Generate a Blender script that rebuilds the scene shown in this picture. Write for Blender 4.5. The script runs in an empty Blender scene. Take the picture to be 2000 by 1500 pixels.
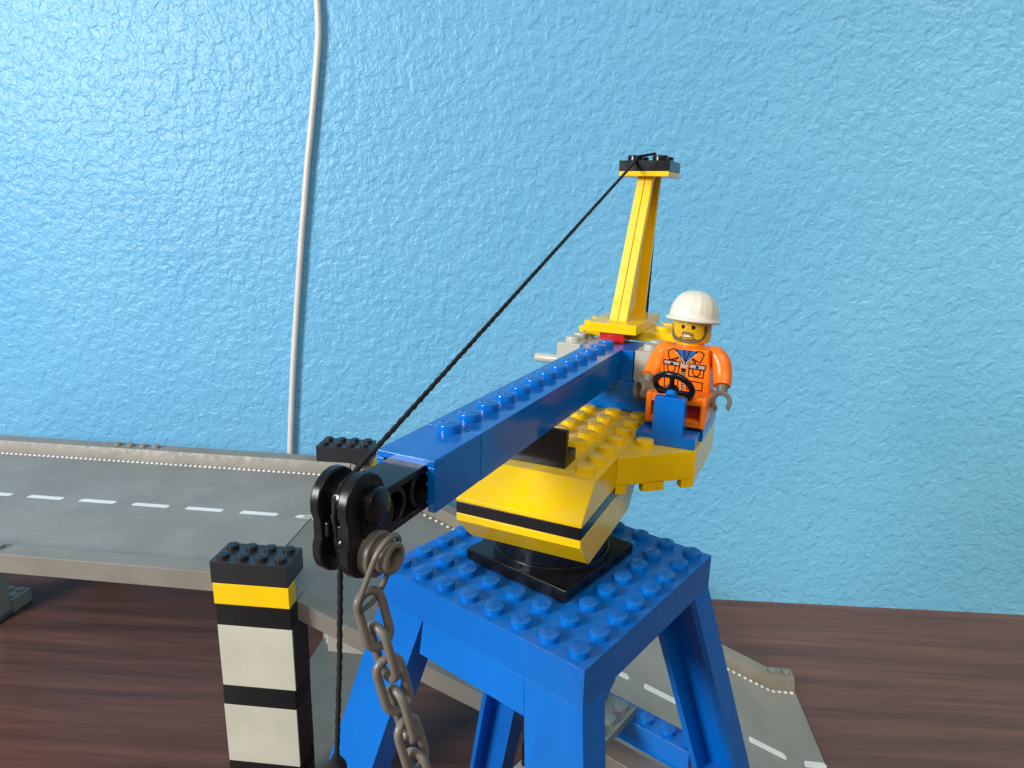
import bpy, bmesh, math, random
from mathutils import Vector, Matrix
random.seed(7)
S = 0.008                      # one stud pitch in metres; every coordinate below is in studs
scene = bpy.context.scene
COL = scene.collection
rad = math.radians

# ------------------------------------------------------------------ camera
cam_d = bpy.data.cameras.new('camera')
cam = bpy.data.objects.new('camera', cam_d); COL.objects.link(cam)
CR = Vector((0.63006, -0.77617, 0.024167)); CD = Vector((-0.182609, -0.178339, -0.966876)); CF = Vector((0.754770, 0.604777, -0.2541))
CAM = Vector((-13.07666, -7.83302, 11.569167))
cam.matrix_world = Matrix(((CR.x, -CD.x, -CF.x, CAM.x*S), (CR.y, -CD.y, -CF.y, CAM.y*S), (CR.z, -CD.z, -CF.z, CAM.z*S), (0, 0, 0, 1)))
cam_d.sensor_fit = 'HORIZONTAL'; cam_d.sensor_width = 36
cam_d.lens = 1329.42/2000*36
cam_d.clip_start = 0.005; cam_d.clip_end = 50
scene.camera = cam

# ------------------------------------------------------------------ world and lamps
w = bpy.data.worlds.new('World'); scene.world = w; w.use_nodes = True
wn = w.node_tree; bg = wn.nodes['Background']
wc = wn.nodes.new('ShaderNodeTexCoord'); wsep = wn.nodes.new('ShaderNodeSeparateXYZ'); wr = wn.nodes.new('ShaderNodeValToRGB')
wn.links.new(wc.outputs['Generated'], wsep.inputs[0]); 
wm = wn.nodes.new('ShaderNodeMapRange'); wm.inputs[1].default_value = -1; wm.inputs[2].default_value = 1
wn.links.new(wsep.outputs['Z'], wm.inputs[0]); wn.links.new(wm.outputs[0], wr.inputs[0])
wr.color_ramp.elements[0].color = (0.20, 0.15, 0.11, 1); wr.color_ramp.elements[0].position = .35
wr.color_ramp.elements[1].color = (0.78, 0.80, 0.78, 1); wr.color_ramp.elements[1].position = .72
wn.links.new(wr.outputs[0], bg.inputs['Color']); bg.inputs['Strength'].default_value = 0.42

def area(name, loc, target, size, size_y, power, color):
    l = bpy.data.lights.new(name, 'AREA'); l.shape = 'RECTANGLE'; l.size = size*S; l.size_y = size_y*S; l.energy = power; l.color = color
    o = bpy.data.objects.new(name, l); COL.objects.link(o); o.location = Vector(loc)*S
    d = (Vector(target) - Vector(loc)); o.rotation_euler = d.to_track_quat('-Z', 'Y').to_euler()
    return o
area('window_light', (-119, 45, 50), (10, 8, -2), 44, 40, 14.3, (0.97, 0.985, 1.0))
area('warm_fill_light', (-66, -70, 120), (20, 0, -8), 60, 60, 4.5, (1.0, 0.90, 0.76))  # added warm fill from above, not a visible fitting
lr = area('right_wall_fill', (16, -96, 84), (66, -14, -14), 50, 50, 1.0, (1.0, 0.88, 0.62)); lr.data.spread = rad(52)  # added narrow warm fill aimed at the right part of the wall

scene.view_settings.view_transform = 'Standard'; scene.view_settings.look = 'None'
scene.view_settings.exposure = 0; scene.view_settings.gamma = 1; scene.view_settings.use_curve_mapping = False
scene.render.engine = 'CYCLES'

# ------------------------------------------------------------------ materials
def newmat(name):
    m = bpy.data.materials.new(name); m.use_nodes = True
    return m, m.node_tree, m.node_tree.nodes['Principled BSDF']
def noise(nt, scale, detail=3, rough=.5, vec=None, sc3=None):
    tc = nt.nodes.new('ShaderNodeTexCoord'); mp = nt.nodes.new('ShaderNodeMapping')
    k = 1/S
    mp.inputs['Scale'].default_value = tuple(k*v for v in (sc3 or (1, 1, 1)))
    nt.links.new(tc.outputs['Object'], mp.inputs[0])
    n = nt.nodes.new('ShaderNodeTexNoise'); n.inputs['Scale'].default_value = scale; n.inputs['Detail'].default_value = detail; n.inputs['Roughness'].default_value = rough
    nt.links.new(mp.outputs[0], n.inputs['Vector'])
    return n
def ramp(nt, src, p0, c0, p1, c1):
    r = nt.nodes.new('ShaderNodeValToRGB'); e = r.color_ramp.elements
    e[0].position = p0; e[0].color = c0 if len(c0) == 4 else (*c0, 1); e[1].position = p1; e[1].color = c1 if len(c1) == 4 else (*c1, 1)
    nt.links.new(src, r.inputs[0]); return r
def plastic(name, col, rough=.22, *, spec=.5, dust=.0, dustcol=(.42, .36, .27), bump=.02, var=.06, coat=0.0):
    m, nt, b = newmat(name)
    n = noise(nt, .35, 4); 
    c1 = tuple(max(0, c*(1-var)) for c in col); c2 = tuple(min(1, c*(1+var)) for c in col)
    r = ramp(nt, n.outputs['Fac'], .35, c1, .65, c2)
    out = r.outputs[0]
    nr = noise(nt, 2.2, 6, .65)
    rr = ramp(nt, nr.outputs['Fac'], .3, (rough*.75,)*3, .75, (rough*1.5,)*3)
    nt.links.new(rr.outputs[0], b.inputs['Roughness'])
    if dust > 0:
        g = nt.nodes.new('ShaderNodeNewGeometry'); sp = nt.nodes.new('ShaderNodeSeparateXYZ'); nt.links.new(g.outputs['Normal'], sp.inputs[0])
        up = nt.nodes.new('ShaderNodeMapRange'); up.inputs[1].default_value = .6; up.inputs[2].default_value = 1.0; nt.links.new(sp.outputs['Z'], up.inputs[0])
        nd = noise(nt, 1.1, 7, .7); rd = ramp(nt, nd.outputs['Fac'], .40, (0, 0, 0), .72, (1, 1, 1))
        mu = nt.nodes.new('ShaderNodeMath'); mu.operation = 'MULTIPLY'; nt.links.new(up.outputs[0], mu.inputs[0]); nt.links.new(rd.outputs[0], mu.inputs[1])
        mu2 = nt.nodes.new('ShaderNodeMath'); mu2.operation = 'MULTIPLY'; mu2.inputs[1].default_value = dust; nt.links.new(mu.outputs[0], mu2.inputs[0])
        mx = nt.nodes.new('ShaderNodeMix'); mx.data_type = 'RGBA'; nt.links.new(mu2.outputs[0], mx.inputs[0]); nt.links.new(out, mx.inputs[6]); mx.inputs[7].default_value = (*dustcol, 1)
        out = mx.outputs[2]
    nt.links.new(out, b.inputs['Base Color'])
    b.inputs['IOR'].default_value = 1.5; b.inputs['Specular IOR Level'].default_value = spec
    if coat: b.inputs['Coat Weight'].default_value = coat; b.inputs['Coat Roughness'].default_value = .05
    nb = noise(nt, .55, 5, .6)
    bu = nt.nodes.new('ShaderNodeBump'); bu.inputs['Strength'].default_value = .35; bu.inputs['Distance'].default_value = bump*S
    nt.links.new(nb.outputs['Fac'], bu.inputs['Height']); nt.links.new(bu.outputs[0], b.inputs['Normal'])
    return m
M = {}
M['blue'] = plastic('blue_plastic', (.0, .138, .53), .13, spec=.42, dust=.10, dustcol=(.3, .38, .45))
M['blueleg'] = plastic('blue_plastic_legs', (.0, .138, .53), .26, spec=.32)
M['towerblue'] = plastic('blue_plastic_tower', (.0, .138, .53), .22, spec=.32, dust=.16, dustcol=(.20, .28, .34))
M['yellow'] = plastic('yellow_plastic', (.90, .57, .002), .20, spec=.38, dust=.38)
M['black'] = plastic('black_plastic', (.006, .0065, .008), .20, spec=.38, dust=.05, dustcol=(.14, .15, .16))
M['blackcheek'] = plastic('worn_pulley_plastic', (.007, .007, .008), .28, spec=.35)
M['blackmatt'] = plastic('worn_black_plastic', (.014, .014, .016), .34, dust=.14, dustcol=(.10, .12, .14))
M['red'] = plastic('red_plastic', (.62, .012, .012), .2)
M['grey'] = plastic('light_grey_plastic', (.46, .45, .39), .3, dust=.15)
M['dkgrey'] = plastic('grey_plastic', (.175, .19, .18), .35, dust=.3, dustcol=(.25, .26, .24))
M['tan'] = plastic('brownish_grey_plastic', (.165, .145, .122), .33)
M['glove'] = plastic('glove_grey_plastic', (.17, .155, .12), .3)
M['orange'] = plastic('orange_plastic', (.95, .195, .006), .26, spec=.4)
M['head'] = plastic('head_yellow_plastic', (.80, .47, .01), .2)
M['white'] = plastic('white_plastic', (.80, .75, .64), .3)
M['oldwhite'] = plastic('aged_white_plastic', (.56, .55, .44), .3)
M['darkgrey'] = plastic('dark_grey_plastic', (.032, .036, .033), .3, dust=.1)  # dark bricks that carry the pillar's white face panels
M['road'] = plastic('road_grey_plastic', (.262, .250, .222), .5, dust=.35, dustcol=(.26, .26, .235), bump=.04, var=.1)
M['kerb'] = plastic('kerb_grey_plastic', (.235, .215, .18), .45, dust=.3, dustcol=(.30, .28, .24), bump=.03, var=.1)
M['paint'] = plastic('white_road_paint', (.78, .79, .76), .45)
M['ink'] = plastic('dark_print_ink', (.055, .006, .006), .3)
M['inkblack'] = plastic('black_print_ink', (.012, .010, .010), .3)
M['silver'] = plastic('silver_print_ink', (.42, .36, .38), .35)
M['inkblue'] = plastic('blue_print_ink', (.03, .10, .36), .3)
M['beard'] = plastic('olive_print_ink', (.15, .115, .05), .35)
M['teeth'] = plastic('white_print_ink', (.82, .78, .6), .3)
M['hollow'] = plastic('shaded_orange_plastic', (.40, .03, .006), .4)  # jacket orange darkened, shade inside the soles put into the colour
M['string'] = plastic('black_string', (.010, .010, .011), .85)
M['cable'] = plastic('white_cable_plastic', (.74, .71, .66), .35)

# painted textured wall
m, nt, b = newmat('blue_wall_paint')
n1 = noise(nt, .10, 3); r1 = ramp(nt, n1.outputs['Fac'], .3, (.145, .445, .725), .7, (.165, .475, .745)); nt.links.new(r1.outputs[0], b.inputs['Base Color'])
b.inputs['Roughness'].default_value = .40; b.inputs['IOR'].default_value = 1.5; b.inputs['Specular IOR Level'].default_value = .42
warp = noise(nt, 1.5, 2)
tc = nt.nodes.new('ShaderNodeTexCoord'); mp = nt.nodes.new('ShaderNodeMapping'); mp.inputs['Scale'].default_value = (1/S,)*3; nt.links.new(tc.outputs['Object'], mp.inputs[0])
vm = nt.nodes.new('ShaderNodeVectorMath'); vm.operation = 'MULTIPLY_ADD'; nt.links.new(warp.outputs['Color'], vm.inputs[0]); vm.inputs[1].default_value = (.65, .65, .65); nt.links.new(mp.outputs[0], vm.inputs[2])
na = nt.nodes.new('ShaderNodeTexNoise'); na.inputs['Scale'].default_value = 1.2; na.inputs['Detail'].default_value = 2.2; na.inputs['Roughness'].default_value = .5; nt.links.new(vm.outputs[0], na.inputs['Vector'])
ra = ramp(nt, na.outputs['Fac'], .34, (0, 0, 0), .64, (1, 1, 1)); ra.color_ramp.interpolation = 'EASE'
nbb = nt.nodes.new('ShaderNodeTexNoise'); nbb.inputs['Scale'].default_value = 2.5; nbb.inputs['Detail'].default_value = 2; nbb.inputs['Roughness'].default_value = .55; nt.links.new(vm.outputs[0], nbb.inputs['Vector'])
rb = ramp(nt, nbb.outputs['Fac'], .34, (0, 0, 0), .66, (1, 1, 1)); rb.color_ramp.interpolation = 'EASE'
ad = nt.nodes.new('ShaderNodeMath'); ad.operation = 'MULTIPLY_ADD'; nt.links.new(rb.outputs[0], ad.inputs[0]); ad.inputs[1].default_value = .5; nt.links.new(ra.outputs[0], ad.inputs[2])
bu = nt.nodes.new('ShaderNodeBump'); bu.inputs['Strength'].default_value = 1.0; bu.inputs['Distance'].default_value = .048*S
nt.links.new(ad.outputs[0], bu.inputs['Height']); nt.links.new(bu.outputs[0], b.inputs['Normal'])
M['wall'] = m
# dark wood laminate
m, nt, b = newmat('dark_wood_laminate')
n1 = noise(nt, .35, 8, .62, sc3=(.10, 2.2, 1)); n2 = noise(nt, 1.4, 6, .7, sc3=(.08, 5.0, 1)); n3 = noise(nt, .05, 2)
r1 = ramp(nt, n1.outputs['Fac'], .32, (.085, .036, .025), .68, (.19, .082, .056)); r1.color_ramp.elements.new(.5).color = (.130, .056, .039, 1)
r2 = ramp(nt, n2.outputs['Fac'], .35, (.72, .72, .72), .66, (1.2, 1.17, 1.15))
mx = nt.nodes.new('ShaderNodeMix'); mx.data_type = 'RGBA'; mx.blend_type = 'MULTIPLY'; mx.inputs[0].default_value = .85
nt.links.new(r1.outputs[0], mx.inputs[6]); nt.links.new(r2.outputs[0], mx.inputs[7]); nt.links.new(mx.outputs[2], b.inputs['Base Color'])
b.inputs['Roughness'].default_value = .38
bu = nt.nodes.new('ShaderNodeBump'); bu.inputs['Strength'].default_value = .3; bu.inputs['Distance'].default_value = .02*S; nt.links.new(n2.outputs['Fac'], bu.inputs['Height']); nt.links.new(bu.outputs[0], b.inputs['Normal'])
M['wood'] = m

# ------------------------------------------------------------------ mesh helpers
class Frame:
    def __init__(s, o, x, y, z=(0, 0, 1)): s.o, s.x, s.y, s.z = Vector(o), Vector(x), Vector(y), Vector(z)
    def __call__(s, a, b, c): return s.o + s.x*a + s.y*b + s.z*c
    def inv(s, p): d = Vector(p)-s.o; return (d.dot(s.x), d.dot(s.y), d.dot(s.z))
WF = Frame((0, 0, 0), (1, 0, 0), (0, 1, 0))
TH = 0.24438
PX = Vector((-math.cos(TH), -math.sin(TH), 0)); QX = Vector((math.sin(TH), -math.cos(TH), 0))
TF = Frame((4, 4, 0), PX, QX)                         # turret: p forward along the jib, q right
PHI = -0.98567
E1 = Vector((math.cos(PHI), math.sin(PHI), 0)); E2 = Vector((-math.sin(PHI), math.cos(PHI), 0))
PF = Frame((1.405, 22.845, -5.97), E1, E2)            # striped pillar and road
YAW = -0.016
D1 = E1*math.cos(YAW)+E2*math.sin(YAW); D2 = E2*math.cos(YAW)-E1*math.sin(YAW)
_o = PF(1.5, 9.4, 0)
DF = Frame(_o - D1*1.5 - D2*9.4, D1, D2)

class MB:
    def __init__(s, fr=WF): s.v = []; s.f = []; s.fr = fr
    def add(s, vs, fs, raw=False):
        n = len(s.v); s.v += [Vector(p) if raw else s.fr(*p) for p in vs]; s.f += [tuple(n+i for i in f) for f in fs]
    def box(s, x0, x1, y0, y1, z0, z1, sh=.008):
        x0 += sh; x1 -= sh; y0 += sh; y1 -= sh
        s.add([(x0, y0, z0), (x1, y0, z0), (x1, y1, z0), (x0, y1, z0), (x0, y0, z1), (x1, y0, z1), (x1, y1, z1), (x0, y1, z1)],
              [(0, 3, 2, 1), (4, 5, 6, 7), (0, 1, 5, 4), (1, 2, 6, 5), (2, 3, 7, 6), (3, 0, 4, 7)])
    def loft(s, a, b, closed=True):                    # two matching polygons
        n = len(a); s.add(list(a)+list(b), [tuple(range(n))[::-1], tuple(range(n, 2*n))]+[(i, (i+1) % n, n+(i+1) % n, n+i) for i in range(n)])
    def prism_z(s, poly, z0, z1): s.loft([(x, y, z0) for x, y in poly], [(x, y, z1) for x, y in poly])
    def prism_y(s, poly, y0, y1): s.loft([(x, y0, z) for x, z in poly], [(x, y1, z) for x, z in poly])
    def prism_x(s, poly, x0, x1): s.loft([(x0, y, z) for y, z in poly], [(x1, y, z) for y, z in poly])
    def cyl(s, a, b, r0, r1=None, n=28, rim=0.0):
        s.rings(a, b, [(0, r0), (1, r1 if r1 is not None else r0)] if not rim else [(0, r0), (1-rim/((Vector(b)-Vector(a)).length), r0), (1-rim*.3/((Vector(b)-Vector(a)).length), r0-rim*.3), (1, r0-rim)], n)
    def rings(s, a, b, prof, n=28, cap=True):
        A = s.fr(*a); B = s.fr(*b); d = B-A; u = d.orthogonal().normalized(); v = d.normalized().cross(u)
        vs = []; fs = []
        for t, r in prof:
            for k in range(n):
                th = 2*math.pi*k/n; vs.append(A+d*t+(u*math.cos(th)+v*math.sin(th))*r)
        m_ = len(prof)
        for j in range(m_-1):
            for k in range(n): fs.append((j*n+k, j*n+(k+1) % n, (j+1)*n+(k+1) % n, (j+1)*n+k))
        if cap: fs.append(tuple(range(n))[::-1]); fs.append(tuple((m_-1)*n+k for k in range(n)))
        s.add(vs, fs, raw=True)
    def tube(s, pts, r, n=10, closed=False, radii=None, cap=True, twist=0.0):
        P_ = [s.fr(*p) for p in pts]; m_ = len(P_); vs = []; fs = []
        tan = []
        for i in range(m_):
            a = P_[(i-1) % m_] if closed or i > 0 else P_[i]; c = P_[(i+1) % m_] if closed or i < m_-1 else P_[i]
            tan.append((c-a).normalized())
        u = tan[0].orthogonal().normalized()
        for i in range(m_):
            u = (u-tan[i]*u.dot(tan[i])).normalized(); v = tan[i].cross(u); rr = radii[i] if radii else r
            for k in range(n):
                th = 2*math.pi*k/n; q = rr*(1+(.16*math.cos(2*(th+twist*i)) if twist else 0))
                vs.append(P_[i]+(u*math.cos(th)+v*math.sin(th))*q)
        for i in range(m_ if closed else m_-1):
            for k in range(n): fs.append((i*n+k, i*n+(k+1) % n, ((i+1) % m_)*n+(k+1) % n, ((i+1) % m_)*n+k))
        if cap and not closed: fs.append(tuple(range(n))[::-1]); fs.append(tuple((m_-1)*n+k for k in range(n)))
        s.add(vs, fs, raw=True)
    def stud(s, x, y, z, r=.3, h=.21, word=True, rot=0):
        s.cyl((x, y, z-.03), (x, y, z+h), r, n=28, rim=.035)
        if word:
            c, sn = math.cos(rot), math.sin(rot)
            s.add([(x+(a*c-b_*sn), y+(a*sn+b_*c), z+h-.004+d) for a, b_, d in WORD[0]], WORD[1])
    def ribbon(s, pts, wd, fn, closed=True):            # flat printed line; fn maps (a, b) to a frame point
        m_ = len(pts)
        for i in range(m_ if closed else m_-1):
            a = Vector((*pts[i], 0)); c = Vector((*pts[(i+1) % m_], 0)); d = (c-a).normalized(); nn = Vector((-d.y, d.x, 0))*wd/2; e = d*wd*.4
            k = max(1, int((c-a).length/.12))
            for j in range(k):
                p = a-e+(c-a+2*e)*(j/k); q = a-e+(c-a+2*e)*((j+1)/k)
                s.add([fn(*(p+nn)[:2]), fn(*(q+nn)[:2]), fn(*(q-nn)[:2]), fn(*(p-nn)[:2])], [(0, 1, 2, 3)])
    def obj(s, name, mat, parent=None, bevel=.03, smooth=35, label=None, seg=2):
        me = bpy.data.meshes.new(name)
        base = Vector(parent.get('_b', (0, 0, 0))) if parent else Vector((0, 0, 0))
        if not parent:
            base = sum(s.v, Vector())/len(s.v); base.z = min(p.z for p in s.v)
        me.from_pydata([(p-base)*S for p in s.v], [], s.f)
        bm = bmesh.new(); bm.from_mesh(me); bmesh.ops.recalc_face_normals(bm, faces=bm.faces); bm.to_mesh(me); bm.free()
        for p in me.polygons: p.use_smooth = True
        me.set_sharp_from_angle(angle=rad(smooth)); me.update()
        me.materials.append(M[mat])
        o = bpy.data.objects.new(name, me); COL.objects.link(o)
        if parent: o.parent = parent
        else: o.location = base*S
        if parent is not None and '_b' in parent: o['_b'] = parent['_b']
        if bevel:
            bv = o.modifiers.new('bevel', 'BEVEL'); bv.width = bevel*S; bv.segments = seg; bv.limit_method = 'ANGLE'; bv.angle_limit = rad(50); bv.harden_normals = True; bv.use_clamp_overlap = True
        if label: o['label'] = label
        return o
def thing(name, loc, label, cat, group=None):
    o = bpy.data.objects.new(name, None); COL.objects.link(o); o.empty_display_size = .01
    o.location = Vector(loc)*S; o['_b'] = tuple(loc); o['label'] = label; o['category'] = cat
    if group: o['group'] = group
    return o
def tag(o, label, cat): o['label'] = label; o['category'] = cat; return o
def struct(o): o['kind'] = 'structure'; return o

# raised word moulded on every stud
def make_word():
    cu = bpy.data.curves.new('w', 'FONT'); cu.body = 'LEGO'; cu.size = .19; cu.align_x = 'CENTER'; cu.align_y = 'CENTER'; cu.extrude = .013; cu.resolution_u = 2; cu.offset = .004
    o = bpy.data.objects.new('w', cu); COL.objects.link(o)
    me = bpy.data.meshes.new_from_object(o, depsgraph=bpy.context.evaluated_depsgraph_get())
    vs = [(v.co.x*.98, v.co.y*1.35, v.co.z) for v in me.vertices]; fs = [tuple(p.vertices) for p in me.polygons]
    bpy.data.objects.remove(o); bpy.data.curves.remove(cu); bpy.data.meshes.remove(me)
    return vs, fs
WORD = make_word()

# ------------------------------------------------------------------ the setting: table top and wall
ZT = -23.07
WD = Vector((0.58773, -0.80905, 0)); WN = Vector((0.80905, 0.58773, 0))
WLF = Frame((42.21, 12.28, ZT), WD, WN)
t = MB(Frame((42.21, 12.28, ZT), WD, WN))
t.box(-260, 230, -170, 0.4, -3, 0)
tt = t.obj('table_top', 'wood', bevel=.1); struct(tt)
tt.rotation_euler = (0, 0, 0)
# align the object axes with the wall so the grain runs along it
def realign(o, fr):
    R = Matrix((fr.x, fr.y, fr.z)).transposed().to_4x4(); 
    o.data.transform(R.inverted()); o.rotation_euler = R.to_euler()
realign(tt, WLF)
g = MB(WLF); g.box(-260, 230, 0, 6, -60, 170)
ww = g.obj('wall', 'wall', bevel=0); struct(ww); realign(ww, WLF)

# white cable hanging down the wall
cp = [(-34.3, 60), (-34.35, 34), (-34.35, 26.85), (-34.32, 26.15), (-34.3, 24.75), (-34.37, 23.33), (-34.76, 20.43), (-35.19, 17.44), (-35.68, 14.36), (-36.04, 11.71), (-36.51, 8.33), (-36.98, 4.54), (-37.47, .62), (-37.93, -3.44), (-38.29, -7.18), (-38.61, -11.04), (-38.8, -16), (-38.9, -23)]
def smooth_pts(pts, k=6):
    out = []; n = len(pts)
    for i in range(n-1):
        p0, p1, p2, p3 = (Vector(pts[max(0, min(n-1, j))]) for j in (i-1, i, i+1, i+2))
        for j in range(k):
            t_ = j/k; out.append(tuple(.5*((2*p1)+(p2-p0)*t_+(2*p0-5*p1+4*p2-p3)*t_*t_+(3*p1-3*p2+p3-p0)*t_**3)))
    out.append(tuple(pts[-1])); return out
c = MB(WLF); c.tube(smooth_pts([(a, -.42, z-ZT) for a, z in cp], 8), .25, 14)
tag(c.obj('cable', 'cable', bevel=0, smooth=60), 'thin white cable hanging down the blue wall', 'cable')

# ------------------------------------------------------------------ road bridge
SL = 14.8/31.7
def surf(e): return -2.0 if e <= 1.5 else (-2.0-(e-1.5)*SL if e < 33.2 else -16.8)
bridge = thing('toy_road_bridge', DF(1.5, 9.4, ZT+5.97), 'grey raised toy road with white dashes sloping down behind the crane', 'toy road')
def road_strip(name, st, prof, mat, fr=DF):
    r_ = MB(fr); n = len(prof); vs = []; fs = []
    for e in st:
        z0 = surf(e); vs += [(e, a, z0+zz) for a, zz in prof]
    for j in range(len(st)-1):
        for k in range(n): fs.append((j*n+k, j*n+(k+1) % n, (j+1)*n+(k+1) % n, (j+1)*n+k))
    fs.append(tuple(range(n))[::-1]); fs.append(tuple((len(st)-1)*n+k for k in range(n)))
    r_.add(vs, fs); return r_
slab = [(1.1, -.28), (1.1, .0), (17.7, .0), (17.7, -.28)]
kn = [(.9, -.30), (.9, .82), (2.0, .82), (2.35, .0), (2.35, -.30)]
kf = [(16.45, -.30), (16.45, .0), (16.8, .82), (17.9, .82), (17.9, -.30)]
lvl = [-50, 1.48]; rmp = [1.54, 33.2, 35.0]
for nm, st in (('road_deck', lvl), ('road_ramp', rmp)):
    d = road_strip(nm, st, slab, 'road').obj(nm, 'road', bridge, bevel=.02)
    for kk in (kn, kf):
        k_ = road_strip('kerb', st, [(a, z+.004) for a, z in kk], 'kerb')
        if kk is kf and st is lvl:
            for e in (-17.3, -16.25, -15.2, -14.15, -33, -32, -31, -30): k_.stud(e, 17.35, -1.18, r=.28, h=.2, word=False)
        if kk is kn and st is lvl:
            for e in (-12.9, -13.9, -14.9, -15.9): k_.stud(e, 1.5, -1.18, r=.28, h=.2, word=False)
        if kk is kf and st is rmp:
            for e in (33.5, 34.5): k_.stud(e, 17.35, -16.8+.82, r=.3, h=.2, word=False)
        k_.obj('kerb', 'kerb', d, bevel=.03)
def dash(e, ln=2.42, w_=.20):
    r_ = MB(DF)
    pts = [(e-ln/2, -.02), (e-ln/2+.12, w_), (e+ln/2-.02, w_), (e+ln/2+.12, .02), (e+ln/2, -w_), (e-ln/2+.02, -w_)]
    n = len(pts); vs = [(a, 9.4+b_, surf(a)+.012) for a, b_ in pts]+[(a, 9.4+b_, surf(a)-.01) for a, b_ in pts]
    r_.add(vs, [tuple(range(n))]+[(i, (i+1) % n, n+(i+1) % n, n+i) for i in range(n)])
    r_.obj('lane_dash', 'paint', bridge, bevel=0)
for k in range(0, 12): dash(-2.05-3.71*k)
for e in (3.6, 7.05, 10.5, 13.95, 17.4, 20.85, 24.3, 27.75, 31.2): dash(e, 2.4, .27)
dash(34.28, 1.3, .27); dash(.95, .98); dash(2.2, 1.25)
ED = {0: MB(DF), 1: MB(DF)}
def dotat(e, a):
    ed = ED[int(a > 9)]
    z0 = surf(e); n = 8; vs = [(e, a, z0+.09)]
    for rr, h in ((.09, .07), (.14, .0)):
        for k in range(n): vs.append((e+rr*math.cos(k*math.pi/4), a+rr*math.sin(k*math.pi/4), z0+h))
    fs = [(0, 1+k, 1+(k+1) % n) for k in range(n)]+[(1+k, 9+k, 9+(k+1) % n, 1+(k+1) % n) for k in range(n)]
    ed.add(vs, fs)
e = -50
while e < 34.9:
    if not 1.3 < e < 1.7:
        dotat(e, 16.2); dotat(e, 2.6)
    e += .385 if e < 1.5 else .43
for ed in ED.values(): ed.obj('edge_dots', 'paint', bridge, bevel=0, smooth=60)
# piers under the road, standing on foot plates
def pier(x0, label):
    p = thing('bridge_pier', DF(x0, 10, ZT+5.97), label, 'toy bridge pier', 'grey piers under the toy road')
    r_ = MB(DF)
    r_.box(x0-2, x0+(3.6 if x0 > 0 else 2), 2.5, 17.4, -17.08, -16.7)
    r_.obj('foot_plate', 'dkgrey', p)
    r_ = MB(DF); r_.box(x0-2, x0+2, 17.42, 19.4, -17.08, -15.9)
    for a in (-1.5, -.5, .5, 1.5):
        for b_ in (17.95, 18.9): r_.stud(x0+a, b_, -15.9, word=False)
    r_.obj('foot_block', 'grey', p)
    r_ = MB(DF); z_hi = surf(x0+2)-.35 if x0 > 1 else surf(x0)-.3
    r_.prism_y([(x0-.95, -16.7), (x0+1.9, -16.7), (x0+1.9, surf(x0+1.9)-.32), (x0-.95, surf(x0-.95)-.32)], 15.8, 17.38)
    r_.obj('post', 'grey', p)
    return p
pier(0.4, 'grey toy bridge pier with a flat foot plate right behind the striped pillar')
pier(-30.9, 'grey toy bridge pier with studded foot at the left edge of the photo')

# striped pillars
def pillar(off1, off2, label, near):
    p = thing('striped_pillar', PF(off1+2, off2+1, ZT+5.97), label, 'toy pillar', 'striped pillars either side of the raised toy road')
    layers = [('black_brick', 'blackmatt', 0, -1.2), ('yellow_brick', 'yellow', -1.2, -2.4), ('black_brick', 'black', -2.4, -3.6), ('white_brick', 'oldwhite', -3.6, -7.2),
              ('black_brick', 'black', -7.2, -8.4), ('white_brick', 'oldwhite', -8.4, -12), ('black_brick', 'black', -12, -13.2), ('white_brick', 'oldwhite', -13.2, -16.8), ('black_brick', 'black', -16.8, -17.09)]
    dx = [0, .04, .1, .10, .06, .04, .02, 0, 0]
    for i, (nm, mt, z1, z0) in enumerate(layers):
        r_ = MB(PF); y0, y1 = off2, off2+2
        if nm == 'yellow_brick': y0, y1 = (off2, off2+.86) if near else (off2+1.2, off2+2)
        fr_ = .12 if nm == 'white_brick' else 0
        x0_, x1_ = off1+dx[i], off1+4+dx[i]*.6
        if fr_:
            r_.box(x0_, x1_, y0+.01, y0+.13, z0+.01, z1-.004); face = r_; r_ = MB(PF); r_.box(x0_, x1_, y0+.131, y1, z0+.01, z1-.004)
            hb = r_.obj('dark_brick', 'darkgrey', p, bevel=.03); face.obj('white_face_panel', 'oldwhite', hb, bevel=.015); continue
        r_.box(x0_, x1_, y0+(.01 if i else 0), y1, z0+.01, z1-.004)
        if i == 0:
            for a in range(4):
                for b_ in range(2): r_.stud(off1+.5+a, off2+.5+b_, 0)
        r_.obj(nm, mt, p, bevel=.035)
pillar(0, 0, 'tall pillar of black, yellow and white bricks in front of the road', True)
pillar(-1.0, 16.79, 'black studded brick pillar top behind the far kerb of the road', False)

# ------------------------------------------------------------------ crane
crane = thing('toy_crane', (4, 4, ZT), 'blue and yellow toy brick harbour crane on four splayed blue legs', 'toy crane')
def part(mb, name, mat, **k): return mb.obj(name, mat, k.pop('parent', crane), **k)
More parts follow.
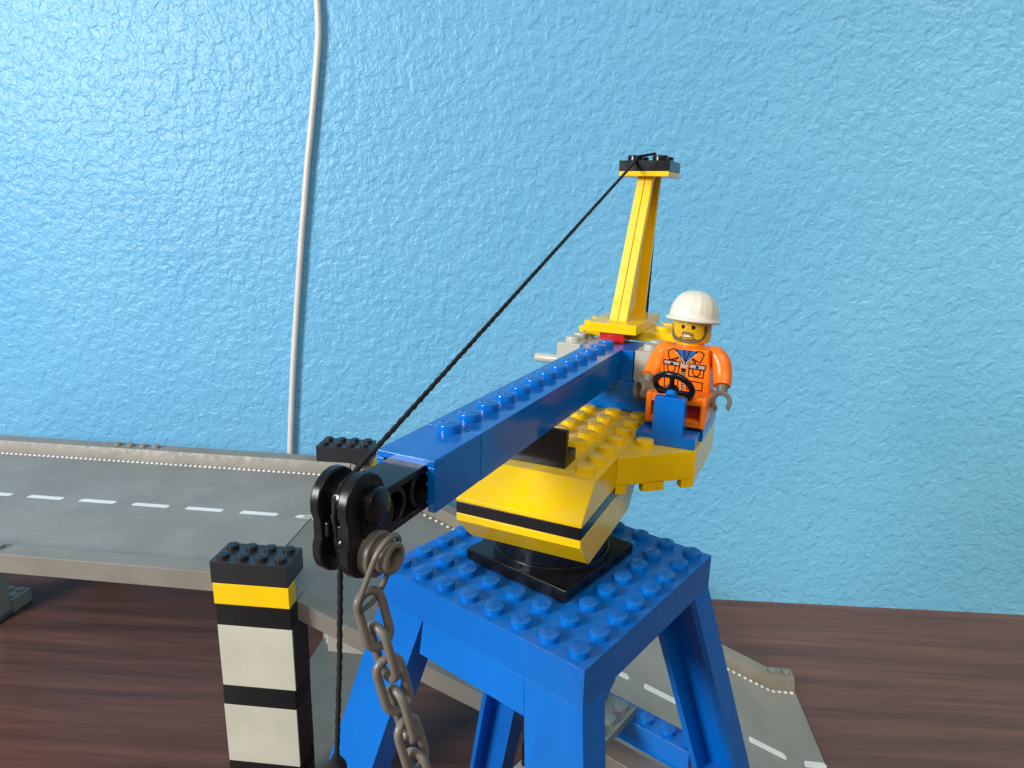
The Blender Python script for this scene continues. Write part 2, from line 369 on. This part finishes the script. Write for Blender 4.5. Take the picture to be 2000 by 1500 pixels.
# tower top
t = MB(); t.box(0, 8, 0, 8, -1.2, 0, sh=0)
for x_, sg in ((0, -1), (8, 1)):
    k_ = .22*1.02; t.loft([(x_, 1.97, -1.2), (x_-sg*.3, 1.97, -1.2), (x_-sg*.3, 6.0, -1.2), (x_, 6.0, -1.2)], [(x_+sg*k_, 1.965-k_*.97, -2.22), (x_+sg*(k_-.3), 1.965-k_*.97, -2.22), (x_+sg*(k_-.3), 5.95, -2.22), (x_+sg*k_, 5.95, -2.22)])
t.prism_y([(1.0, -1.1), (1.72, -1.1), (1.72, -1.32), (1.3, -1.62), (1.0, -1.62)], .02, .3)
for i in range(8):
    for j in range(8):
        if not (2 <= i < 6 and 2 <= j < 6): t.stud(i+.5, j+.5, 0)
tower = part(t, 'tower_top', 'towerblue', bevel=.014)
SP = .22; HL = -ZT-1.2
def leg(sx, sy):
    prof = [(0, 0), (1.1, 0), (1.1, .24), (.26, .24), (.26, 1.72), (1.1, 1.72), (1.1, 1.96), (0, 1.96)]
    fx = (lambda a: a) if sx < 0 else (lambda a: 8-a); fy = (lambda a: a) if sy < 0 else (lambda a: 8-a)
    k = HL-.02; ax, ay = (.14, .26) if (sx > 0 and sy > 0) else (SP, SP)
    top = [(fx(a), fy(b_), -1.2) for a, b_ in prof]; bot = [(fx(a)+sx*ax*k, fy(b_)+sy*ay*k, -1.2-k) for a, b_ in prof]
    r_ = MB(); r_.loft(top, bot)
    # horizontal ribs inside the channel
    for z in ((-9.6,) if not (sx > 0 and sy > 0) else ()):
        q = (-z-1.2)*SP
        a0, a1 = sorted((fx(.2)+sx*q, fx(1.0)+sx*q)); b0, b1 = sorted((fy(.2)+sy*q, fy(1.8)+sy*q)); r_.box(a0, a1, b0, b1, z-.15, z)
    part(r_, 'leg', 'blueleg', bevel=.007)
for sx in (-1, 1):
    for sy in (-1, 1): leg(sx, sy)
# cross bars and plates between the legs
for x0 in (8.75, -1.75):
    r_ = MB(); r_.box(x0, x0+1, .3, 7.6, -10.1, -9.0)
    for k in range(7):
        if not (x0 > 0 and 2.9 < k+.45+.3 < 6.2): r_.stud(x0+.5, .45+k, -9.0)
    part(r_, 'cross_bar', 'blue')
r_ = MB(); r_.box(6.25, 9.25, 2.9, 6.9, -8.99, -8.6)
for i in range(3):
    for j in range(4): r_.stud(6.75+i, 3.4+j, -8.6, word=False)
part(r_, 'grey_plate', 'dkgrey')
r_ = MB(); r_.box(7.6, 8.6, .2, 7.0, -11.3, -10.12); part(r_, 'grey_beam', 'tan')
r_ = MB(); r_.box(7.0, 9.2, -.8, 7.2, -12.6, -11.34); part(r_, 'black_beam', 'black')
r_ = MB(); r_.box(3.6, 8.6, 5.0, 7.4, -13.0, -12.6); part(r_, 'white_plate', 'oldwhite')
# turntable
r_ = MB(); r_.box(2, 6, 2, 6, .17, .56, sh=0); r_.box(2.15, 5.85, 2.15, 5.85, 0, .18); r_.cyl((4, 4, .5), (4, 4, .8), 1.93, n=56); r_.cyl((4, 4, .7), (4, 4, 1.42), 1.85, n=56)
part(r_, 'turntable', 'black', bevel=.04)

# turret body
ZD = 3.95
r_ = MB(TF); r_.prism_y([(-2.2, 1.40), (2.02, 1.40), (2.93, 2.32), (2.93, 2.56), (-3.0, 2.56), (-3.0, 2.2)], -1.992, 1.992)
part(r_, 'lower_sloped_brick', 'yellow')
r_ = MB(TF); r_.box(-3.0, 2.95, -2, 2, 2.565, 2.945); part(r_, 'black_plate', 'black')
r_ = MB(TF); r_.prism_y([(1.0, 2.95), (2.95, 2.95), (2.95, 3.07), (1.9, ZD), (1.0, ZD)], -1.99, 1.99); r_.box(-10.2, 1.01, -1.99, 1.99, 2.95, ZD, sh=0)
for k in range(7):
    for q in (1.5, .5, -.5, -1.5): 
        if not (q in (.5, -.5) and k == 0) and not (q == .5 and k == 1): r_.stud(1.295-k, q, ZD, rot=math.pi/2)
part(r_, 'upper_sloped_deck', 'yellow', label='dusty yellow studded deck with sloped front')
# cab platform with slanted front wall
r_ = MB(TF)
A = Vector((-.25, 1.97)); B = Vector((-2.13, 4.10)); A = A+(B-A)*((2.0-A.y)/(B.y-A.y)); dd = (B-A); L = dd.length; dd.normalize(); nn = Vector((-dd.y, dd.x))
inn = Vector((-dd.y, dd.x)); inn = inn if inn.x < 0 else -inn
r_.prism_z([(A.x, 2.0), tuple(B), (-5.95, 4.10), (-5.95, 2.0)], 3.0, ZD)
def wl(t0, t1, z0, z1=3.05):
    a = A+dd*t0; b_ = A+dd*t1; c_ = b_+inn*.28; d_ = a+inn*.28
    r_.prism_z([tuple(a), tuple(b_), tuple(c_), tuple(d_)], z0, z1)
f = L/152
wl(0, 21*f, 2.70); wl(52*f, 94*f, 2.70); wl(128*f, 151.9*f, 2.70)
r_.prism_z([(B.x, 4.098), (-5.95, 4.098), (-5.95, 3.8), (B.x-.2, 3.8)], 2.74, 3.05)
r_.stud(-1.9, 2.45, ZD, rot=math.pi/2)
for p_, q_ in ((-2.3, 2.6), (-2.9, 3.4)): r_.cyl((p_, q_, 2.75), (p_, q_, 3.02), .25)
part(r_, 'cab_platform', 'yellow', label='yellow side platform with notched slanted front')
# black L panel under the jib
r_ = MB(TF); r_.box(1.16, 1.42, -1.1, .88, ZD, 5.13); r_.box(.46, 1.2, -1.1, .88, ZD, ZD+.4); part(r_, 'black_bracket', 'black')
# jib support bricks at the rear
r_ = MB(TF); r_.box(-7.4, -5.35, -2, 2.05, ZD+.005, 5.14); r_.box(-7.4, -5.42, .42, .96, 5.15, 6.33); r_.box(-7.4, -5.42, -1.22, -1.02, 5.15, 6.33); part(r_, 'blue_support_brick', 'blue')
for q0, q1 in ((-2.2, -1.22), (.97, 1.97)):
    r_ = MB(TF); r_.box(-7.4, -5.5, q0, q1, 5.15, 6.34)
    qm = (q0+q1)/2
    for p_ in (-6.05, -7.0): r_.stud(p_, qm-.0, 6.34, word=False)
    part(r_, 'grey_brick', 'grey')
r_ = MB(TF); r_.cyl((-6.2, -2.15, 5.5), (-6.2, -3.38, 5.47), .19, n=20, rim=.03); part(r_, 'crank_pin', 'grey')
r_ = MB(TF); r_.tube([(-7.9+.62*math.cos(a*math.pi/12), -1.75, 5.95+.62*math.sin(a*math.pi/12)) for a in range(24)], .11, 10, closed=True); part(r_, 'winch_ring', 'dkgrey', bevel=0)
# jib
YA = math.atan(.010); JX = PX*math.cos(YA)-QX*math.sin(YA); JY = QX*math.cos(YA)+PX*math.sin(YA)
JF = Frame(TF(6.1, -.40, 0), JX, JY); 
hw = .75
def shell(x0, x1, hollow):
    r_ = MB(JF)
    r_.box(x0, x1, -hw, hw, 6.17, 6.34, sh=0)
    r_.box(x0, x1, -hw, -hw+.2, 5.14, 6.175, sh=0); r_.box(x0, x1, hw-.2, hw, 5.14, 6.175, sh=0)
    if not hollow: r_.box(x0+.02, x1-.02, -hw+.19, hw-.19, 5.16, 6.18, sh=0)
    else:
        for z in (5.35, 5.75, 6.0): r_.cyl((x1-.3, hw-.22, z), (x1-.02, hw-.22, z), .05, n=8)
    return r_
jib = part(shell(-.215, 1.83, True), 'jib_end_section', 'blue')
rr_ = shell(-13.4, -.225, False)
for k in range(1, 13): rr_.stud(-k, 0, 6.34, rot=math.pi/2)
part(rr_, 'jib', 'blue', label='long glossy blue jib with a row of studs on top')
r_ = MB(JF); r_.stud(0, 0, 6.345, rot=math.pi/2); r_.obj('stud', 'blue', jib)
r_ = MB(JF); r_.box(-13.6, -12.62, -.52, .52, 6.345, 6.74); part(r_, 'red_plate', 'red')
# inner arm with round holes
r_ = MB(TF)
q0, q1 = -.86, .10
r_.box(6.2, 9.75, q0, q1, 6.06, 6.2); r_.box(6.2, 9.75, q0, q1, 5.2, 5.34); r_.box(6.2, 9.75, -.5, -.26, 5.3, 6.1)
for k in range(4):
    pc = 9.05-k*1.0
    prof = [(0, .47), (1, .47)]
    for qa, qb in ((-.28, q1-.03), (-.48, q0+.03)):
        r_.rings((pc, qa, 5.7), (pc, qb, 5.7), [(0, .42), (1, .42), (1, .31), (0, .31)], n=24, cap=False)
r_.cyl((9.62, q0, 5.7), (9.62, q1, 5.7), .5, n=28)
arm = part(r_, 'inner_arm', 'black', bevel=.02)
# pulley: two round ended cheek plates with the string between
def cheek(qa, qb):
    c0, c1 = 6.12, 5.22; pc = 9.92; out = []
    R = .60
    for k in range(13): a = rad(-28+k*(236/12)); out.append((pc+R*math.cos(a), c0+R*math.sin(a)))
    for k in range(13): a = rad(152+k*(236/12)); out.append((pc+R*math.cos(a), c1+R*math.sin(a)))
    r_ = MB(TF); r_.prism_y(out, qa, qb); return r_
for qa, qb in ((-.80, -.58), (-.18, .06)):
    ck = part(cheek(qa, qb), 'cheek_plate', 'blackcheek', bevel=.045, smooth=40, seg=3)
r_ = MB(TF); r_.cyl((9.92, -.6, 6.12), (9.92, -.16, 6.12), .36); r_.cyl((9.92, -.6, 5.22), (9.92, -.16, 5.22), .34); r_.cyl((9.75, .05, 6.02), (9.75, .24, 6.02), .38, rim=.05)
r_.box(10.14, 10.40, -.59, -.47, 5.5, 5.8); r_.box(10.14, 10.40, -.29, -.17, 5.5, 5.8)
part(r_, 'pulley_wheel', 'black')
r_ = MB(TF); r_.rings((9.82, .05, 5.08), (9.82, .27, 5.08), [(0, .45), (.93, .45), (1, .43), (1, .2)], n=36, cap=False)
r_.rings((9.82, .25, 5.08), (9.82, .62, 5.08), [(0, .32), (.90, .32), (1, .29), (1, .2), (.2, .19), (.2, .0)], n=36, cap=False)
part(r_, 'chain_peg', 'tan', bevel=.015)

# rear plates and mast
r_ = MB(TF); r_.box(-9.6, -7.5, -2.0, 2.95, 6.345, 6.74)
for p_, q_ in ((-8.0, -1.62), (-9.0, -1.62), (-8.0, 1.45), (-9.0, 1.45), (-8.0, 2.4), (-9.0, 2.4)): r_.stud(p_, q_, 6.74, word=False)
part(r_, 'rear_yellow_plate', 'yellow')
mast = thing('tmp', (4, 4, ZT), 'x', 'x'); 
r_ = MB(TF); r_.box(-10.2, -6.35, -1.27, .76, 6.75, 7.14)
r_.box(-9.85, -7.9, -.8, 1.2, 12.78, 12.98)
zb, zt = 7.12, 12.8
def mbox(b0, b1, c0, c1, t0, t1, u0, u1): r_.loft([(b0, c0, zb), (b1, c0, zb), (b1, c1, zb), (b0, c1, zb)], [(t0, u0, zt), (t1, u0, zt), (t1, u1, zt), (t0, u1, zt)])
mbox(-7.42, -7.12, -.59, -.243, -8.6, -8.32, -.12, .183); mbox(-7.42, -7.12, -.227, .13, -8.6, -8.32, .197, .50)
mbox(-10.18, -9.9, -.59, .13, -9.72, -9.45, -.12, .50)
mbox(-10.0, -7.3, -.33, -.13, -9.6, -8.45, .10, .28)
part(r_, 'mast', 'yellow', label='tall yellow leaning mast with channel sides')
bpy.data.objects.remove(mast)
r_ = MB(TF); r_.box(-9.85, -7.9, -.81, 1.21, 12.985, 13.38)
for p_ in (-8.38, -9.36):
    for q_ in (-.3, .7): r_.stud(p_, q_, 13.38)
part(r_, 'mast_top_plate', 'black')
# cab floor, steering stand, wheel
r_ = MB(TF); r_.box(-5.9, -3.15, 2.05, 4.12, ZD+.005, ZD+.4); r_.box(-3.14, -3.02, 2.1, 4.05, ZD+.005, ZD+.22); part(r_, 'seat_plate', 'blue')
r_ = MB(TF); r_.box(-3.0, -2.1, 2.06, 4.04, ZD+.005, 4.35); r_.prism_y([(-2.1, 4.3), (-2.1, 5.62), (-2.45, 5.62), (-2.75, 4.3)], 2.60, 3.62)
r_.cyl((-2.28, 3.1, 5.6), (-2.42, 3.1, 5.72), .2)
stand = part(r_, 'steering_stand', 'blue')
r_ = MB(TF)
wa = rad(38); wcx = Vector((-2.72, 3.08, 5.86)); n_ = Vector((-math.cos(wa), .12, math.sin(wa))).normalized(); u_ = Vector((0, 1, 0)); u_ = (u_-n_*u_.dot(n_)).normalized(); v_ = n_.cross(u_)
R = .63
r_.tube([tuple(wcx+(u_*math.cos(a*math.pi/18)+v_*math.sin(a*math.pi/18))*R) for a in range(36)], .105, 12, closed=True)
hub = wcx-n_*.18
for a in (90, 200, 340):
    a = rad(a+180); r_.tube([tuple(hub), tuple(hub*.5+(wcx+(u_*math.cos(a)+v_*math.sin(a))*R*.95)*.5+n_*-.03), tuple(wcx+(u_*math.cos(a)+v_*math.sin(a))*R*.95)], .09, 8)
r_.cyl(tuple(hub-n_*.12), tuple(hub+n_*.14), .2)
part(r_, 'steering_wheel', 'black', bevel=0, smooth=60)

# ------------------------------------------------------------------ string
def twisted(pts, r, per=.09):
    out = []
    for a, b_ in zip(pts[:-1], pts[1:]):
        a = Vector(a); b_ = Vector(b_); k = max(2, int((b_-a).length/per))
        out += [tuple(a.lerp(b_, j/k)+Vector((random.uniform(-1, 1), random.uniform(-1, 1), random.uniform(-1, 1)))*.004) for j in range(k)]
    return out+[tuple(pts[-1])]
r_ = MB(TF)
top = (-8.0, -.25, 13.52)
run = [(-9.75, .95, 6.85), (-10.3, .16, 6.9), (-10.2, .25, 12.6), (-9.9, .5, 13.3), (-9.3, .28, 13.62), (-8.75, .38, 13.68), (-7.98, -.1, 13.52), (-7.80, -.15, 13.3), (9.72, -.43, 6.52), (10.05, -.42, 6.44), (10.25, -.42, 6.2), (10.28, -.43, 5.9), (10.15, -.44, 4.8), (10.1, -.62, 2.4), (10.1, -.80, .25)]
run[0:1] = []
r_.tube(twisted(run, .06), .054, 8, twist=1.1)
tag(r_.obj('string', 'string', bevel=0, smooth=80), 'black twisted string running from the mast top over the jib pulley and down', 'string')
r_ = MB(TF); cc = (10.1, -.82)
r_.rings((cc[0], cc[1], .28), (cc[0], cc[1], -1.6), [(0, .05), (.03, .09), (.07, .10), (.11, .17), (.17, .22), (.30, .21), (.42, .17), (1, .15)], n=20)
hk = r_.obj('hook_block', 'string', bevel=0, smooth=50); tag(hk, 'small black block tied to the lower end of the hanging string', 'hook block')

# ------------------------------------------------------------------ chain hanging from the peg
chain = thing('toy_chain', TF(9.82, .5, -1.5), 'brownish grey plastic chain hanging from the peg under the pulley', 'chain')
def link(c_, ax, side, hl, hw_, r=.105):
    ax = Vector(ax).normalized(); side = Vector(side); side = (side-ax*side.dot(ax)).normalized(); c_ = Vector(c_); pts = []
    for k in range(14):
        a = math.pi*k/13; pts.append(c_+ax*(hl-hw_+hw_*math.sin(a))+side*hw_*math.cos(a))
    for k in range(14):
        a = math.pi+math.pi*k/13; pts.append(c_+ax*(-(hl-hw_)+hw_*math.sin(a))+side*hw_*math.cos(a))
    r_ = MB(TF); r_.tube([tuple(p) for p in pts], r, 12, closed=True); r_.obj('link', 'tan', chain, bevel=0, smooth=80)
# screen-plane directions at the chain, expressed in turret axes
sr = Vector((CR.dot(PX), CR.dot(QX), 0)).normalized(); fw = Vector((CF.dot(PX), CF.dot(QX), 0)).normalized()
def cpt(a, z): return Vector((9.93, .17, 0))+sr*a+Vector((0, 0, z))
N = [(.10, 4.30), (-.02, 3.55), (.14, 2.92), (.26, 2.25), (.48, 1.62), (.66, .80), (.88, .05), (.98, -.7)]
loopc = Vector((9.93, .30, 4.77))
link(loopc, (-.22, .30, 1.0), (1, 0, 0), .78, .40, r=.058)
cen = [((9.93, .17), 3.73, -.02), (None, 2.98, .13), (None, 2.23, .32), (None, 1.56, .47), (None, .72, .66), (None, -.1, .84), (None, -.95, 1.0)]
offs = [(-.02, 3.72), (.14, 2.98), (.33, 2.24), (.49, 1.54), (.68, .80), (.86, .02), (1.02, -.8)]
for i, (a, z) in enumerate(offs):
    prev = offs[i-1] if i else (-.12, 4.2); nxt = offs[i+1] if i+1 < len(offs) else (1.15, -1.6)
    ax = (cpt(*prev)-cpt(*nxt))
    tw = rad([38, 42, 30, 48, 52, 34, 40][i]); sd = sr*math.cos(tw)+fw*(math.sin(tw) if i % 2 == 0 else -math.sin(tw))
    link(cpt(a, z), ax, sd, .60, .255, r=.092)

# ------------------------------------------------------------------ seated toy figure
fig = thing('toy_figure', TF(-4.9, 3.1, 4.36), 'toy construction worker in printed orange jacket seated at the steering wheel', 'toy figure')
r_ = MB(TF)
def tor(zs):
    vs = []; fs = []
    for z, a, b_, pf, pb in zs: vs += [(pf, a, z), (pf, b_, z), (pb, b_, z), (pb, a, z)]
    n = len(zs)
    for j in range(n-1):
        for k in range(4): fs.append((j*4+k, j*4+(k+1) % 4, j*4+4+(k+1) % 4, j*4+4+k))
    fs += [(3, 2, 1, 0), tuple(4*(n-1)+k for k in range(4))]; r_.add(vs, fs)
tor([(5.02, 2.10, 4.06, -4.4, -5.4), (6.86, 2.38, 3.86, -4.4, -5.4)])
torso = r_.obj('torso', 'orange', fig, bevel=.07, seg=3)
r_ = MB(TF); r_.cyl((-5.0, 3.06, 6.8), (-5.0, 3.06, 6.90), .46, n=32, rim=.03); r_.obj('neck', 'orange', fig)
pf = -4.4+.006
fl = lambda q, z: (pf, q, z)
fl2 = lambda q, z: (pf+.004, q, z)
def fillp(poly, mat, nm, par, d=.003):
    r__ = MB(TF); n = len(poly); r__.add([(-4.4+d, q, z) for q, z in poly], [tuple(range(n))]); return r__.obj(nm, mat, par, bevel=0)
pk = dict(collarL=[(2.707, 6.80), (2.599, 6.80), (2.451, 6.704), (2.526, 6.391), (2.679, 6.433), (2.913, 6.572)], collarL2=[(2.526, 6.391), (2.632, 6.428), (2.806, 6.498), (2.733, 6.365), (2.609, 6.413)],
 collarR=[(3.479, 6.795), (3.62, 6.786), (3.711, 6.688), (3.598, 6.394), (3.44, 6.461), (3.278, 6.552)], collarR2=[(3.306, 6.507), (3.426, 6.349), (3.44, 6.461)],
 flapL=[(2.332, 6.38), (2.903, 6.348), (2.892, 6.198), (2.331, 6.231)], pockL=[(2.344, 6.232), (2.37, 5.909), (2.87, 5.897), (2.892, 6.198)],
 flapR=[(3.239, 6.327), (3.8, 6.316), (3.785, 6.148), (3.23, 6.165)], pockR=[(3.23, 6.165), (3.243, 5.882), (3.742, 5.86), (3.751, 6.144)],
 low=[(3.222, 5.718), (3.742, 5.687), (3.738, 5.401), (3.202, 5.402)], lowL=[(2.40, 5.74), (2.88, 5.72), (2.88, 5.42), (2.42, 5.42)])
fillp([(2.707, 6.81), (3.479, 6.79), (3.086, 6.31)], 'inkblue', 'shirt_print', torso)
fillp(pk['flapL'], 'silver', 'pocket_flap_print', torso); fillp(pk['flapR'], 'silver', 'pocket_flap_print', torso)
fillp([(2.95, 6.30), (3.14, 6.30), (3.15, 6.15), (2.93, 6.15)], 'silver', 'zip_top_print', torso)
r_ = MB(TF)
for k_, v in pk.items(): r_.ribbon(v, .042, fl)
for v in ([(2.479, 6.223), (2.48, 6.061), (2.561, 5.958), (2.671, 5.959), (2.748, 6.056), (2.746, 6.218)], [(3.373, 6.158), (3.373, 6.023), (3.455, 5.909), (3.549, 5.909), (3.623, 6.005), (3.627, 6.165)]): r_.ribbon(v, .042, fl, closed=False)
r_.obj('jacket_line_print', 'ink', torso, bevel=0)
r_ = MB(TF)
r_.add([(pf+.002, q, z) for q, z in [(2.965, 6.14), (3.13, 6.14), (3.10, 5.1), (3.00, 5.1)]], [(0, 1, 2, 3)])
r_.ribbon([(2.707, 6.80), (2.834, 6.6), (2.999, 6.348), (3.086, 6.31)], .05, fl, closed=False); r_.ribbon([(3.479, 6.79), (3.302, 6.555), (3.188, 6.37), (3.10, 6.31)], .05, fl, closed=False)
r_.ribbon([(3.008, 6.79), (3.025, 6.64), (3.09, 6.37), (3.166, 6.63), (3.21, 6.79)], .045, fl, closed=False)
for q, z in ((2.62, 6.27), (3.51, 6.235), (3.03, 6.09)):
    r_.add([(pf+.005, q+.055*math.cos(k*math.pi/6), z+.055*math.sin(k*math.pi/6)) for k in range(12)], [tuple(range(12))])
r_.obj('zip_print', 'inkblack', torso, bevel=0)
r_ = MB(TF)
for k in range(7):
    for sx_ in (-1, 1): 
        z = 6.68-k*.055; q = 3.095+sx_*(.33-k*.048); r_.add([(pf+.009, q+a, z+b_) for a, b_ in ((-.02, -.018), (.02, -.018), (.02, .018), (-.02, .018))], [(0, 1, 2, 3)])
for k in range(13): 
    for sx_ in (-1, 1): z = 5.98-k*.065; q = 3.045+sx_*.036; r_.add([(pf+.009, q+a, z+b_) for a, b_ in ((-.015, -.014), (.015, -.014), (.015, .014), (-.015, .014))], [(0, 1, 2, 3)])
r_.obj('zip_teeth_print', 'teeth', torso, bevel=0)
# arms
def arm_(pts, rads, nm='arm'):
    r_ = MB(TF); sp = smooth_pts([(*p, r) for p, r in zip(pts, rads)], 7)
    r_.tube([p[:3] for p in sp], .3, 20, radii=[p[3] for p in sp]); return r_.obj(nm, 'orange', fig, bevel=0, smooth=50)
def smooth4(): pass
aL = arm_([(-4.95, 2.52, 6.72), (-4.9, 2.30, 6.70), (-4.85, 2.12, 6.42), (-4.6, 1.98, 6.02), (-4.25, 1.90, 5.74)], [.12, .28, .34, .33, .29])
aR = arm_([(-4.95, 3.72, 6.70), (-4.9, 3.98, 6.68), (-4.85, 4.22, 6.42), (-4.68, 4.36, 5.98), (-4.45, 4.40, 5.66)], [.12, .28, .34, .33, .29])
def claw(base, d, axis, open_dir, par):
    """wrist peg and open C shaped grip; axis is the axis of the grip cylinder"""
    r_ = MB(TF); base = Vector(base); d = Vector(d).normalized(); r_.cyl(tuple(base-d*.12), tuple(base+d*.22), .19, n=20)
    c_ = base+d*.46; ax = Vector(axis).normalized(); od = Vector(open_dir); od = (od-ax*od.dot(ax)).normalized(); w_ = ax.cross(od)
    ro, ri, h = .36, .20, .25; n = 22; vs = []; fs = []
    for k in range(n+1):
        a = rad(40+(360-80)*k/n); dr = od*math.cos(a)+w_*math.sin(a)
        for rr, hh in ((ro, -h), (ro, h), (ri, h), (ri, -h)): vs.append(tuple(c_+dr*rr+ax*hh+(od*.10 if k in (0, n) else od*0)))
    for k in range(n):
        for j in range(4): fs.append((k*4+j, k*4+(j+1) % 4, k*4+4+(j+1) % 4, k*4+4+j))
    fs += [(3, 2, 1, 0), tuple(n*4+j for j in range(4))]; r_.add(vs, fs)
    return r_.obj('hand', 'glove', par, bevel=.04, smooth=40)
claw((-4.22, 1.88, 5.70), (.35, -.22, -.75), (.75, -.75, .25), (.1, .35, -1), aL)
claw((-4.38, 4.42, 5.60), (.45, .10, -1), (1, .10, .30), (.05, .18, -1), aR)
# hips and legs stretched forward, hollow soles to the camera
r_ = MB(TF); r_.box(-5.45, -4.3, 2.12, 4.16, 4.38, 5.0); r_.obj('hips', 'orange', fig, bevel=.05)
for q0, q1 in ((2.14, 3.12), (3.18, 4.16)):
    r_ = MB(TF)
    r_.box(-5.0, -3.3, q0, q1, 4.46, 5.36); z0, z1 = 4.45, 5.52
    w1 = .19
    r_.box(-3.35, -2.92, q0, q0+w1, z0, z1, sh=0); r_.box(-3.35, -2.92, q1-w1, q1, z0, z1, sh=0); r_.box(-3.35, -2.92, q0+w1-.01, q1-w1+.01, z0+.003, z0+.25, sh=0); r_.box(-3.35, -2.92, q0+w1-.01, q1-w1+.01, z1-.3, z1-.003, sh=0)
    lg = r_.obj('leg', 'orange', fig, bevel=.04)
    r_ = MB(TF); r_.box(-3.32, -3.27, q0+w1+.01, q1-w1-.01, z0+.26, z1-.31, sh=0); r_.obj('shaded_sole_hollow', 'hollow', lg, bevel=0)  # back of the sole recess, its shade painted in
# head
HC = (-5.35, 3.05)
r_ = MB(TF); r_.rings((HC[0], HC[1], 6.93), (HC[0], HC[1], 8.05), [(0, .0), (0, .48), (.03, .60), (.08, .66), (.16, .69), (.84, .69), (.95, .64), (1, .5), (1, 0)], n=48, cap=False)
head = r_.obj('head', 'head', fig, bevel=0, smooth=60, label='yellow head with printed stubble beard and open smile')
r_ = MB(TF); r_.cyl((HC[0]+.1, HC[1], 6.80), (HC[0]+.1, HC[1], 6.97), .5, n=36); r_.obj('neck', 'head', fig)
def hm(d): return lambda a, z: (HC[0]+(.69+d)*math.cos(rad(a*KA)), HC[1]+(.69+d)*math.sin(rad(a*KA)), z)
KA = 83.0                     # prints are drawn in units of arc length: 1 unit = one radius of arc
def ang(L_): return [(a/KA, z) for a, z in L_]
def fill_head(poly, mat, nm, d):
    bm_ = MB(TF); import mathutils
    pts = [Vector((a, z)) for a, z in poly]; xs = [p.x for p in pts]; zs = [p.y for p in pts]
    def inside(x, y):
        c__ = False; j = len(pts)-1
        for i in range(len(pts)):
            if (pts[i].y > y) != (pts[j].y > y) and x < (pts[j].x-pts[i].x)*(y-pts[i].y)/(pts[j].y-pts[i].y)+pts[i].x: c__ = not c__
            j = i
        return c__
    st = .014; x = min(xs); f_ = hm(d)
    while x < max(xs):
        y = min(zs)
        while y < max(zs):
            if inside(x+st/2, y+st/2): bm_.add([f_(x, y), f_(x+st, y), f_(x+st, y+st), f_(x, y+st)], [(0, 1, 2, 3)])
            y += st
        x += st
    return bm_.obj(nm, mat, head, bevel=0)
bo = [(-78.6, 7.60), (-78.6, 7.405), (-66.2, 7.181), (-43.5, 7.058), (-14.2, 7.007), (8.1, 7.001), (31.5, 7.049), (51.1, 7.152), (59.2, 7.414), (57.5, 7.62)]
bi = [(46.2, 7.60), (46.6, 7.351), (41.2, 7.182), (26.7, 7.135), (17.3, 7.204), (15.3, 7.349), (-.6, 7.395), (-13.1, 7.414), (-21.5, 7.351), (-18.3, 7.246), (-29.6, 7.15), (-47.8, 7.247), (-60, 7.454), (-62, 7.60)]
fill_head(ang(bo+bi), 'beard', 'beard_print', .004)
mouth = ang([(-16.8, 7.334), (-6, 7.302), (6, 7.288), (13.7, 7.299), (7.6, 7.208), (-12.4, 7.194)])
sm = ang([(-20, 7.36), (-6, 7.335), (6, 7.32), (17.0, 7.33), (12, 7.17), (-14, 7.15), (-21, 7.26)])
fill_head(sm, 'head', 'chin_print', .007)
fill_head(mouth, 'teeth', 'teeth_print', .010)
r_ = MB(TF); r_.ribbon(mouth, .03, hm(.014))
for a0 in (-16.9, 12.9): r_.add([hm(.012)(a0/KA+.065*math.cos(k*math.pi/8), 7.57+.075*math.sin(k*math.pi/8)) for k in range(16)], [tuple(range(16))])
r_.obj('face_print', 'inkblack', head, bevel=0)
# hard hat
r_ = MB(TF); n = 64; vs = []; fs = []
prof = []
for k in range(13):
    a = rad(90*k/12); prof.append((.855*math.cos(a)**.85 if k < 12 else 0.02, 7.86+.93*math.sin(a)**.97))
prof = [(.70, 7.68), (.93, 7.67), (.965, 7.71), (.955, 7.76), (.885, 7.79), (.865, 7.82)]+prof
HT = Vector((-5.30, 3.07))
for j, (r0, z) in enumerate(prof):
    for k in range(n):
        th = 2*math.pi*k/n; rb_ = r0
        ridge = 0
        if j > 6 and z < 8.8:
            for c_ in (20, 0, -20, 90, -90, 180, 140, -140, 55, -55):
                dlt = abs((math.degrees(th)-c_+180) % 360-180)
                if dlt < 3: ridge = .028
        brim = .10*max(0, math.cos(th))**1.5 if 0 < j < 5 else 0
        # dome is longer front to back; lift the brim at the sides
        rr = r0+ridge+brim
        vs.append((HT.x+rr*math.cos(th)*1.06, HT.y+rr*math.sin(th)*(1.0), z+.02*(-math.cos(2*th)) if j < 6 else z))
for j in range(len(prof)-1):
    for k in range(n): fs.append((j*n+k, j*n+(k+1) % n, (j+1)*n+(k+1) % n, (j+1)*n+k))
fs.append(tuple((len(prof)-1)*n+k for k in range(n)))
# tilt the hat slightly back and to the side
T_ = Matrix.Translation((HT.x, HT.y, 7.9)) @ Matrix.Rotation(rad(-9), 4, 'Y') @ Matrix.Rotation(rad(-3), 4, 'X') @ Matrix.Translation((-HT.x, -HT.y, -7.9))
vs = [tuple(T_ @ Vector(v)) for v in vs]
r_.add(vs, fs); r_.obj('hard_hat', 'white', fig, bevel=0, smooth=60, label='white ribbed hard hat')

for o in bpy.data.objects:
    if '_b' in o: del o['_b']
